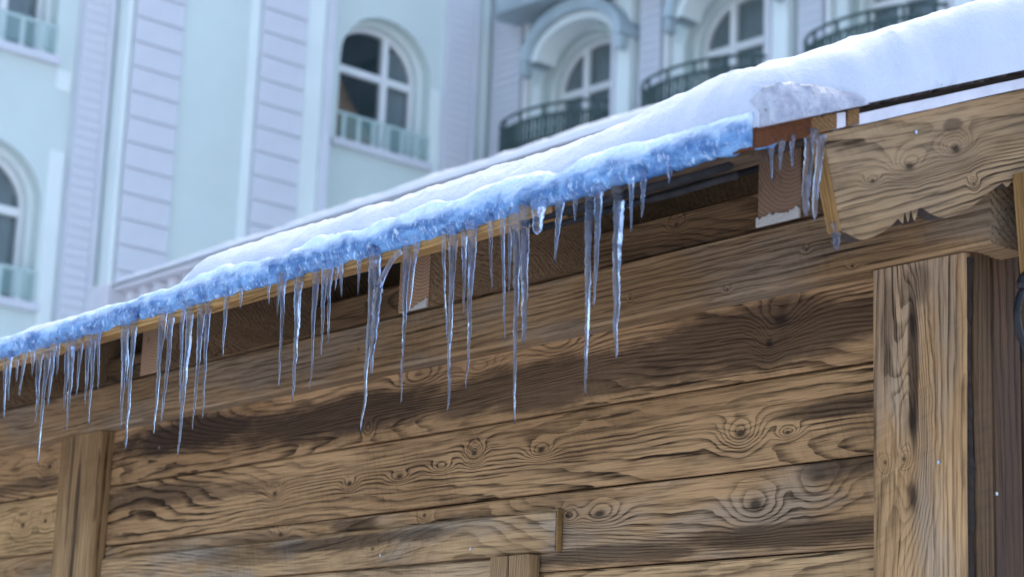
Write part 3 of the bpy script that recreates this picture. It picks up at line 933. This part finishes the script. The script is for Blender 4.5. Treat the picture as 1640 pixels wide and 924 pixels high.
rake(-2.16, -2.076, 2.205, 3.70, 0.0285, 0.0355, "felt_edge", M_TAR, 0.0042, 260, 8)

# scalloped gable board and its hanging end piece
def rake_board(pts_yz, th, x_out, mat, name, bevel=0.002):
    o = Vector((x_out, 2.25, 2.40))
    loc = [((p[0] - 2.25) * cp + (p[1] - 2.40) * sp, -(p[0] - 2.25) * sp + (p[1] - 2.40) * cp) for p in pts_yz]
    return put(name, prism_mesh(loc, th, bevel), mat, hut, axes(o, (0, cp, sp), (-1, 0, 0), (0, -sp, cp))), loc
def curve(pts, n=6):
    out = []
    for i in range(len(pts) - 1):
        p0, p1, p2, p3 = pts[max(i - 1, 0)], pts[i], pts[i + 1], pts[min(i + 2, len(pts) - 1)]
        for k in range(n):
            t = k / n
            out.append(tuple(0.5 * (2 * p1[j] + (p2[j] - p0[j]) * t + (2 * p0[j] - 5 * p1[j] + 4 * p2[j] - p3[j]) * t * t + (3 * p1[j] - p0[j] - 3 * p2[j] + p3[j]) * t ** 3) for j in (0, 1)))
    return out + [pts[-1]]
low = [(2.291, 2.408)] + curve([(2.300, 2.407), (2.330, 2.402), (2.356, 2.410), (2.391, 2.429), (2.418, 2.452)], 4) \
    + [(2.429, 2.445), (2.433, 2.466), (2.441, 2.449), (2.447, 2.472), (2.456, 2.453), (2.466, 2.478)] \
    + curve([(2.474, 2.480), (2.494, 2.4745), (2.520, 2.473), (2.546, 2.481), (2.600, 2.510), (2.640, 2.540), (2.672, 2.561)], 4) \
    + [(2.684, 2.556), (2.694, 2.566)]
top = [(3.66, RZ + 0.382 * 1.57 - 0.001), (2.249, 2.5505)]
tail = [(2.80, 2.60), (3.66, 2.93)]
def to_l(ky, kz): return ((ky - 2.25) * cp + (kz - 2.40) * sp, -(ky - 2.25) * sp + (kz - 2.40) * cp)
kb = []
for (ky, kz, s, el, amp) in ((2.557, 2.593, 0.024, 1.6, 6), (2.445, 2.541, 0.022, 1.9, 5), (2.60, 2.545, 0.010, 1.0, 4.0), (2.50, 2.565, 0.03, 2.6, 3.0), (2.36, 2.50, 0.010, 2.0, 3.4)):
    a, b = to_l(ky, kz); kb.append((a, b, s, el, amp))
s1 = to_l(2.55, 2.63)
mb = wood("gable_board_wood", (0.34, 0.22, 0.115), (0.05, 0.03, 0.016), 51.3, kb, [(s1[0], s1[1], 0.03, 0.012, 0.7)], rings=22, across=70, contrast=1.2, grey=0.2, scorch=0.4, hatch=0.12)
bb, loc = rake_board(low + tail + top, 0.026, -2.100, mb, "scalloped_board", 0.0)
bb.data.materials.append(plain("shadow_gap_edge", (0.035, 0.022, 0.015), 0.9, 0.3, 60.0))  # shade of the gap below the board, painted onto its lower edge
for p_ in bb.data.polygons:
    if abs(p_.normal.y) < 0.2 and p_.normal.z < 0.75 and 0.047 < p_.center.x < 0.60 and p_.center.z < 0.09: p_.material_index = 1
def cut_strip(p, q, th, name="cut_end", x_out=-2.100):
    """pale sawn face along the edge from p to q"""
    d = Vector((0, q[0] - p[0], q[1] - p[1])); L = d.length; d.normalize()
    nrm = Vector((0, d.z, -d.y))
    if nrm.y > 0: nrm = -nrm
    bm = bmesh.new(); box_bm(bm, (0, 0.0005, 0.0004), (L, th - 0.0005, 0.0024))
    return put(name, bm_mesh(bm), M_CUT, hut, axes((x_out, p[0], p[1]), d, (-1, 0, 0), nrm))
cut_strip((2.2485, 2.549), (2.2905, 2.4085), 0.026)
kb2 = []
mpn = wood("pendant_wood", (0.40, 0.26, 0.13), (0.07, 0.05, 0.035), 55.0, rings=9, across=70, contrast=0.6, grey=0.4)
pp = [(2.699, 2.582), (2.717, 2.392)] + curve([(2.735, 2.380), (2.77, 2.378), (2.81, 2.395), (2.86, 2.44)], 4) + [(2.92, 2.55), (2.93, 2.63)]
rake_board(pp, 0.026, -2.072, mpn, "pendant_board")
cut_strip((2.698, 2.580), (2.716, 2.393), 0.026, x_out=-2.072)

# screws
def screw(p, axis_y=True):
    bm = bmesh.new()
    bmesh.ops.create_cone(bm, cap_ends=True, segments=10, radius1=0.0036, radius2=0.003, depth=0.003)
    rot = Matrix.Rotation(math.pi / 2, 4, 'X') if axis_y else Matrix.Rotation(math.pi / 2, 4, 'Y')
    put("screw", bm_mesh(bm), M_SCREW, hut, Matrix.Translation(p) @ rot)
for p in ((-2.258, 2.6985, 2.122), (-3.865, 2.7215, 2.058), (-3.537, 2.7215, 2.054), (-4.93, 2.7385, 2.402)): screw(p)
for p in ((-2.0985, 2.458, 2.599), (-2.1965, 2.768, 2.073)): screw(p, False)

# ================================================================== SNOW AND ICE ON THE ROOF
snow = empty("snow_blanket", (-3.8, 2.5, 2.67), 0, "thick white snow lying on the stall roof above the blue ice", "snow")

def sm(a, b, x):
    t = min(1, max(0, (x - a) / (b - a)))
    return t * t * (3 - 2 * t)

def rnd_edge(d, r):
    if d <= 0: return 0.0
    if d >= r: return 1.0
    return math.sqrt(1 - (1 - d / r) ** 2)

def roof_top(yy): return RZ + 0.382 * (yy - RY) + 0.029

def snow_mesh():
    XS = list(np.linspace(-7.55, -4.9, 40)) + list(np.linspace(-4.88, -3.8, 90)) + list(np.linspace(-3.79, -3.66, 34)) + list(np.linspace(-3.65, -2.22, 210))
    k = np.linspace(0, 1, 44)
    XS += list(-2.215 + (0.142) * (1 - (1 - k) ** 2))
    k = np.linspace(0, 1, 80)
    YS = list(2.086 + 1.74 * k ** 2.0)
    vs = []
    for x in XS:
        slab = rnd_edge(x + 3.735 + 0.012 * fbm(1, x * 3, 0), 0.07)
        for j, yy in enumerate(YS):
            de = yy - 2.086 + 0.006 * (fbm(x * 5, yy * 2, 3.0)) + 0.004
            dg = -2.073 - x + 0.010 * fbm(yy * 6, 1.0, 7.0) + 0.004
            if j == 0: de = 0
            if x == XS[-1]: dg = 0
            thick = 0.064 + 0.030 * sm(-2.6, -2.15, x) + 0.040 * sm(0.10, 0.5, yy - 2.09) * sm(-2.9, -2.2, x) + 0.02 * sm(0.5, 1.5, yy - 2.09)
            thick += 0.013 * fbm(x * 2.2, yy * 2.2, 1.5) + 0.004 * fbm(x * 8, yy * 8, 4.0) + 0.006 * fbm(x * 2.5 + yy * 3, yy * 14, 6.0)
            thin = 0.022 + 0.006 * fbm(x * 4, yy * 4, 9.0)
            t = max(0.004, thin + (thick - thin) * slab)
            re = 0.075 * (0.35 + 0.65 * slab)
            t *= rnd_edge(de, re) * rnd_edge(dg, 0.055)
            t += (0.0018 * fbm(x * 26, yy * 26, 2.0) + 0.0008 * fbm(x * 80, yy * 80, 2.0)) * (t > 0.006)
            vs.append((x, yy, roof_top(yy) + t + 0.0012))
    n = len(YS)
    fs = [(i * n + j, (i + 1) * n + j, (i + 1) * n + j + 1, i * n + j + 1) for i in range(len(XS) - 1) for j in range(n - 1)]
    return mesh_from(vs, fs, True)
put("snow_layer", snow_mesh(), M_SNOW, snow)

def ice_mesh():
    """lumpy blue crust wrapped round the lip of the roof"""
    XS = np.arange(-7.5, -2.080, 0.0075)
    na = 20
    vs = []
    holes = [(-3.615, 0.014), (-3.33, 0.016), (-2.60, 0.018), (-2.32, 0.014), (-3.885, 0.012)]
    for x in XS:
        x = float(x)
        rib = sm(-2.34, -2.28, x) * (1 - sm(-2.12, -2.09, x))
        lump = 0.006 * fbm(x * 9, 0, 0) + 0.003 * fbm(x * 45, 3, 0)
        r = 0.0175 + lump * (1 - 0.6 * rib) + rib * 0.0045 * abs(math.sin(math.pi * x / 0.0185)) ** 0.7
        zb = 2.491 + 0.005 * fbm(x * 22, 7, 1) - 0.003 + (0.0015 if x > -2.53 else 0)
        zt = 2.553 + 0.012 * fbm(x * 4, 2, 5) - 0.012 * (1 - sm(-3.75, -3.68, x)) - 0.006 * sm(-2.3, -2.1, x)
        for k in range(na + 1):
            t = k / na
            a = math.pi * t
            z = (zb + zt) / 2 - (zt - zb) / 2 * math.cos(a)
            bul = math.sin(a) ** 0.8 if t < 0.5 else 1.0 - 1.1 * (2 * t - 1) ** 2
            yy = 2.094 - (r + 0.0055 * fbm(x * 14, z * 40, 2) + 0.0022 * fbm(x * 60, z * 70, 5)) * bul
            for hx, hr in holes:
                dd = ((x - hx) / hr) ** 2 + ((z - zb - 0.012) / (hr * 0.7)) ** 2
                yy += 0.022 * math.exp(-dd * 1.2) * bul
            vs.append((x, yy, z))
        vs.append((x, 2.16, zt - 0.012)); vs.append((x, 2.13, zb + 0.012))
    n = na + 3
    fs = []
    for i in range(len(XS) - 1):
        for k in range(n):
            fs.append((i * n + k, i * n + (k + 1) % n, (i + 1) * n + (k + 1) % n, (i + 1) * n + k))
    fs += [tuple(range(n)), tuple((len(XS) - 1) * n + k for k in range(n - 1, -1, -1))]
    bm = bmesh.new(); bm.from_mesh(mesh_from(vs, fs))
    return bm_mesh(bm, True)
ic = put("ice_crust", ice_mesh(), M_CRUST, snow)
ic["label"] = "glassy blue ice crust wrapped along the eave"

def slush_mesh():
    """frozen grey block at the corner of the roof, standing a little proud of the gable"""
    ny, nz = 40, 22
    vs = []
    ys = np.linspace(2.088, 2.335, ny + 1)
    for yy in ys:
        s = (yy - 2.088) / (2.335 - 2.088)
        hgt = (0.057 + 0.004 * math.sin(min(1, s * 3) * math.pi)) * max(0, 1 - (s / 0.97) ** 2.0) + 0.002 * fbm(yy * 18, 0, 0) + 0.002
        for k in range(nz + 1):
            t = k / nz
            z = roof_top(yy) - 0.001 + hgt * t
            x = -2.056 - 0.012 * t ** 2 + 0.0035 * fbm(yy * 30, z * 30, 3) - 0.03 * max(0, s - 0.86) / 0.14
            vs.append((x, yy, z))
        vs.append((-2.095, yy, roof_top(yy) + hgt * 0.75)); vs.append((-2.095, yy, roof_top(yy) - 0.001))
    n = nz + 3
    fs = []
    for i in range(ny):
        for k in range(n):
            fs.append((i * n + k, i * n + (k + 1) % n, (i + 1) * n + (k + 1) % n, (i + 1) * n + k))
    fs += [tuple(range(n)), tuple(ny * n + k for k in range(n - 1, -1, -1))]
    bm = bmesh.new(); bm.from_mesh(mesh_from(vs, fs))
    return bm_mesh(bm, True)
sb = put("frozen_block", slush_mesh(), M_SLUSH, snow)
sb["label"] = "grey lavender frozen block at the roof corner"

# ================================================================== ICICLES
GROUP = "icicles hanging from the snowy eave of the stall"
def icicle_mesh(L, r, dx, seed, blunt=False, flat=1.0, lobes=False, top=0.014):
    rnd = random.Random(seed)
    nr = max(10, min(46, int(L / 0.006)))
    n = 16
    ph = rnd.uniform(0, 50)
    r = max(r, 0.0028)
    vs, fs = [], []
    for i in range(nr + 1):
        t = i / nr
        z = top - (L + top) * t
        tt = max(0, (t * (L + top) - top) / L)
        if blunt: taper = (1 - 0.35 * tt) * math.sqrt(max(0.0, 1 - tt ** 8))
        else: taper = 0.30 * (1 - tt) + 0.70 * (1 - tt) ** 0.75 * (1 - 0.30 * math.sin(math.pi * tt))
        flare = 1 + (0.8 if r < 0.007 else 0.3) * math.exp(-(t * (L + top)) / 0.010)
        rr = r * taper * flare * (1 + 0.16 * fbm(z * 55, ph, 0) + 0.10 * math.sin(z * 520 + ph)) + 0.0006
        if i == nr: rr = 0.0003
        cx = dx * tt + 0.004 * fbm(z * 9, ph, 4) * tt ** 0.5 * min(1, L / 0.2)
        cy = 0.003 * fbm(z * 9, ph, 8)
        for k in range(n):
            a = 2 * math.pi * k / n
            m = 1 + 0.16 * math.cos(2 * a + ph + z * 12) + 0.10 * math.cos(3 * a + ph * 2 - z * 30)
            if lobes: m *= 1 + (0.20 * math.cos(2 * a) + 0.14 * math.cos(5 * a + ph)) * (1 - tt)
            vs.append((cx + rr * m * math.cos(a) * flat, cy + rr * m * math.sin(a), z))
    for i in range(nr):
        for k in range(n):
            fs.append((i * n + (k + 1) % n, i * n + k, (i + 1) * n + k, (i + 1) * n + (k + 1) % n))
    fs += [tuple(range(n)), tuple(nr * n + k for k in range(n - 1, -1, -1))]
    bm = bmesh.new(); bm.from_mesh(mesh_from(vs, fs))
    return bm_mesh(bm, True)

ICICLES = [
 (-4.516, 2.082, 2.488, 0.145, 0.0058, 0.030, "thin icicle at the left end of the eave, cut by the photo edge"),
 (-4.474, 2.082, 2.476, 0.094, 0.0050, 0.010, "slim icicle second from the left end of the eave"),
 (-4.446, 2.082, 2.464, 0.039, 0.0029, 0.002, "tiny icicle third from the left end of the eave"),
 (-4.401, 2.082, 2.477, 0.090, 0.0043, -0.011, "slim icicle fourth from the left end of the eave, leaning left"),
 (-4.359, 2.082, 2.468, 0.039, 0.0042, 0.001, "tiny icicle just left of the very long leftmost cluster"),
 (-4.326, 2.082, 2.474, 0.159, 0.0070, 0.003, "medium icicle touching the left side of the longest far left icicle"),
 (-4.296, 2.082, 2.475, 0.251, 0.0077, -0.001, "longest icicle of the far left, its tip lower than the narrow post top"),
 (-4.258, 2.082, 2.482, 0.134, 0.0063, -0.002, "medium icicle touching the right side of the longest far left icicle"),
 (-4.236, 2.082, 2.479, 0.065, 0.0042, 0.006, "short icicle left of the group above the narrow post"),
 (-4.194, 2.082, 2.473, 0.142, 0.0062, 0.011, "medium icicle starting the group above the narrow post, at its left"),
 (-4.169, 2.082, 2.484, 0.199, 0.0082, 0.001, "thick icicle above the narrow post, its tip almost reaching the post top"),
 (-4.134, 2.082, 2.482, 0.128, 0.0061, 0.000, "medium icicle in the middle of the group above the narrow post"),
 (-4.095, 2.082, 2.488, 0.156, 0.0068, 0.007, "medium icicle third from the right of the group above the narrow post"),
 (-4.069, 2.082, 2.484, 0.197, 0.0067, 0.011, "long icicle second from the right of the group above the narrow post"),
 (-4.046, 2.082, 2.481, 0.124, 0.0054, 0.016, "rightmost icicle of the group above the narrow post"),
 (-3.943, 2.082, 2.493, 0.227, 0.0092, 0.013, "thick icicle on the left of the trio beside the left rafter tail"),
 (-3.898, 2.082, 2.497, 0.280, 0.0072, 0.005, "longest icicle of the trio left of the left rafter tail"),
 (-3.926, 2.082, 2.490, 0.140, 0.0039, 0.017, "thin icicle between the two long ones left of the left rafter tail"),
 (-3.772, 2.082, 2.474, 0.239, 0.0083, 0.000, "long icicle hugging the right side of the left rafter tail"),
 (-3.743, 2.082, 2.486, 0.227, 0.0064, -0.009, "bright icicle leaning against the one right of the left rafter tail"),
 (-3.670, 2.082, 2.484, 0.300, 0.0075, -0.009, "longest icicle under the left end of the thick snow slab"),
 (-3.691, 2.082, 2.457, 0.171, 0.0050, 0.012, "thin icicle touching the left side of the longest one under the slab end"),
 (-3.628, 2.082, 2.477, 0.246, 0.0069, -0.002, "middle icicle of the bunch under the left end of the snow slab"),
 (-3.601, 2.082, 2.475, 0.225, 0.0062, 0.004, "rightmost icicle of the bunch under the left end of the snow slab"),
 (-3.532, 2.082, 2.474, 0.107, 0.0049, 0.005, "lone short icicle right of the bunch under the snow slab end"),
 (-3.474, 2.082, 2.473, 0.017, 0.0024, 0.000, "tiny drop of ice on the yellow lip right of the lone short icicle"),
 (-3.376, 2.082, 2.493, 0.046, 0.0030, 0.003, "small thin icicle crossing the yellow lip, first of the second bunch"),
 (-3.338, 2.082, 2.487, 0.065, 0.0035, -0.001, "small icicle second from the left in the bunch left of the forked icicle"),
 (-3.320, 2.082, 2.462, 0.183, 0.0053, 0.008, "long slim icicle left of the thick one, in the bunch left of the fork"),
 (-3.269, 2.082, 2.486, 0.236, 0.0082, 0.003, "thickest and longest icicle of the bunch left of the forked icicle"),
 (-3.211, 2.082, 2.477, 0.214, 0.0063, 0.000, "long icicle right of the thickest one in the bunch left of the fork"),
 (-3.177, 2.082, 2.462, 0.142, 0.0057, 0.004, "medium icicle behind the pair in the bunch left of the forked icicle"),
 (-3.159, 2.082, 2.484, 0.143, 0.0046, 0.004, "bright medium icicle at the right end of the bunch left of the fork"),
 (-3.144, 2.082, 2.476, 0.035, 0.0028, -0.001, "tiny icicle just right of the bunch left of the forked icicle"),
 (-3.128, 2.082, 2.475, 0.050, 0.0034, 0.003, "short icicle over the dark gap, second left of the forked icicle"),
 (-3.072, 2.082, 2.479, 0.058, 0.0034, 0.002, "short lone icicle over the dark gap, next left of the forked icicle"),
 (-3.029, 2.082, 2.453, 0.282, 0.0072, -0.003, "very long icicle hanging close behind the forked icicle"),
 None,
 (-2.929, 2.082, 2.474, 0.266, 0.0065, 0.006, "long icicle hanging in front of the middle rafter tail"),
 (-2.896, 2.082, 2.477, 0.113, 0.0043, -0.015, "bright slanting icicle crossing the right side of the middle rafter tail"),
 (-2.820, 2.082, 2.464, 0.164, 0.0032, 0.021, "thin icicle on the left of the pair right of the middle rafter tail"),
 (-2.794, 2.082, 2.470, 0.292, 0.0074, 0.009, "long thick icicle first to the right of the middle rafter tail"),
 (-2.766, 2.082, 2.465, 0.126, 0.0042, 0.009, "thin icicle between the two long ones right of the middle rafter tail"),
 (-2.736, 2.082, 2.476, 0.266, 0.0068, 0.003, "second long icicle to the right of the middle rafter tail"),
 (-2.690, 2.082, 2.468, 0.098, 0.0031, 0.010, "faint thin icicle standing alone left of the central trio"),
 (-2.657, 2.082, 2.471, 0.192, 0.0041, 0.015, "slim icicle on the left of the central trio"),
 (-2.644, 2.082, 2.460, 0.102, 0.0031, 0.005, "short thin icicle tucked inside the central trio"),
 (-2.623, 2.082, 2.476, 0.336, 0.0077, 0.015, "longest icicle of all, in the central trio, reaching the second plank"),
 (-2.600, 2.082, 2.477, 0.208, 0.0066, 0.007, "bright blunt icicle on the right of the central trio"),
 (-2.562, 2.082, 2.480, 0.037, 0.0076, -0.001, "stubby broken icicle right of the central trio"),
 (-2.515, 2.082, 2.483, 0.094, 0.0055, -0.006, "short pointed icicle right of the stubby broken one"),
 (-2.475, 2.082, 2.474, 0.023, 0.0020, 0.001, "tiny icicle where the yellow lip ends"),
 (-2.445, 2.082, 2.483, 0.316, 0.0078, 0.004, "long thick icicle left of the fat tapering one"),
 (-2.420, 2.082, 2.483, 0.180, 0.0059, -0.002, "medium icicle touching the long one left of the fat tapering icicle"),
 (-2.379, 2.082, 2.489, 0.273, 0.0108, 0.004, "fattest icicle, broad at the root and ending in a spike"),
 (-2.340, 2.082, 2.486, 0.078, 0.0034, 0.002, "short thin icicle just right of the fattest icicle"),
 (-2.317, 2.082, 2.487, 0.059, 0.0043, -0.004, "short icicle second to the right of the fattest icicle"),
 (-2.255, 2.082, 2.484, 0.015, 0.0019, 0.000, "tiny drop under the ribbed ice left of the roof corner"),
 (-2.084, 2.120, 2.493, 0.045, 0.0027, 0.002, "left one of the small icicles under the red brown board end"),
 (-2.080, 2.140, 2.497, 0.031, 0.0027, -0.002, "middle one of the small icicles under the red brown board end"),
 (-2.080, 2.162, 2.511, 0.036, 0.0031, -0.001, "right one of the small icicles under the red brown board end"),
 (-2.083, 2.200, 2.527, 0.117, 0.0065, -0.004, "broad blunt icicle beside the sawn end of the scalloped board"),
 (-2.078, 2.214, 2.522, 0.114, 0.0045, -0.012, "thin blunt icicle joined to the broad one by the scalloped board"),
]
k = 0
for i, it in enumerate(ICICLES):
    if it is None: continue
    x, y, z, L, r, dx, lab = it
    rnd = random.Random(i)
    o = put("icicle", icicle_mesh(L, r * 0.92, dx, i * 7 + 1, blunt=i in (48, 49, 61, 62), flat=1.25 if i in (49, 54) else 1.0, lobes=r > 0.007 and i != 54, top=max(0.014, 2.499 - z)), M_ICE, None, at(x, y + 0.002 + rnd.uniform(-0.004, 0.004), z))
    tag(o, lab, "icicle", GROUP)

# forked icicle: two roots meeting in one spike
fork = empty("forked_icicle", (-3.008, 2.080, 2.485), 0, "bright forked icicle whose two roots join like a letter Y", "icicle", GROUP)
def limb(path, radii): return tube_mesh(path, radii, 10)
def jitter_path(a, b, n, seed, amp=0.0015):
    rnd = random.Random(seed)
    a, b = Vector(a), Vector(b)
    return [a.lerp(b, i / n) + Vector((rnd.uniform(-amp, amp), rnd.uniform(-amp, amp), 0)) for i in range(n + 1)]
m1 = jitter_path((-3.018, 2.082, 2.498), (-3.004, 2.080, 2.420), 8, 2) + jitter_path((-3.004, 2.080, 2.412), (-3.014, 2.080, 2.266), 16, 3)
put("spike", limb(m1, [0.010, 0.0085, 0.0075, 0.007, 0.0068, 0.007, 0.0072, 0.008, 0.0085] + [0.0082 * (1 - i / 17) ** 0.75 + 0.0004 for i in range(17)]), M_ICE, fork)
m2 = [Vector((-2.942 - 0.062 * t - 0.0 * t, 2.081, 2.480 - 0.055 * t ** 1.6)) for t in [i / 10 for i in range(11)]]
put("branch", limb(m2, [0.0062 - 0.0018 * math.sin(math.pi * i / 10) for i in range(11)]), M_ICE, fork)
o = put("icicle", icicle_mesh(0.028, 0.0062, 0.0, 77, blunt=True), M_ICE, None, at(-2.112, 2.2925, 2.4065))
tag(o, "glassy blunt drop frozen to the lower tip of the scalloped board", "icicle", GROUP)

# ================================================================== IRON HOOK
hk = empty("iron_hook", (-2.085, 2.715, 2.40), 0, "black wrought iron scroll hook hanging below the board at the right edge", "hook")
p = curve([(2.722, 2.412), (2.708, 2.398), (2.712, 2.386), (2.702, 2.372), (2.695, 2.345), (2.700, 2.315), (2.714, 2.296), (2.735, 2.29), (2.752, 2.305), (2.748, 2.325), (2.736, 2.325)], 5)
put("scroll", tube_mesh([(-2.085, a - 0.010, b) for a, b in p], [0.0085 if i < 10 else 0.0065 for i in range(len(p))], 8), M_IRON, hk)
p = curve([(2.703, 2.312), (2.712, 2.292), (2.713, 2.272), (2.722, 2.262)], 5)
put("tip", tube_mesh([(-2.085, a - 0.010, b) for a, b in p], [0.006 - 0.0002 * i for i in range(len(p))], 8), M_IRON, hk)
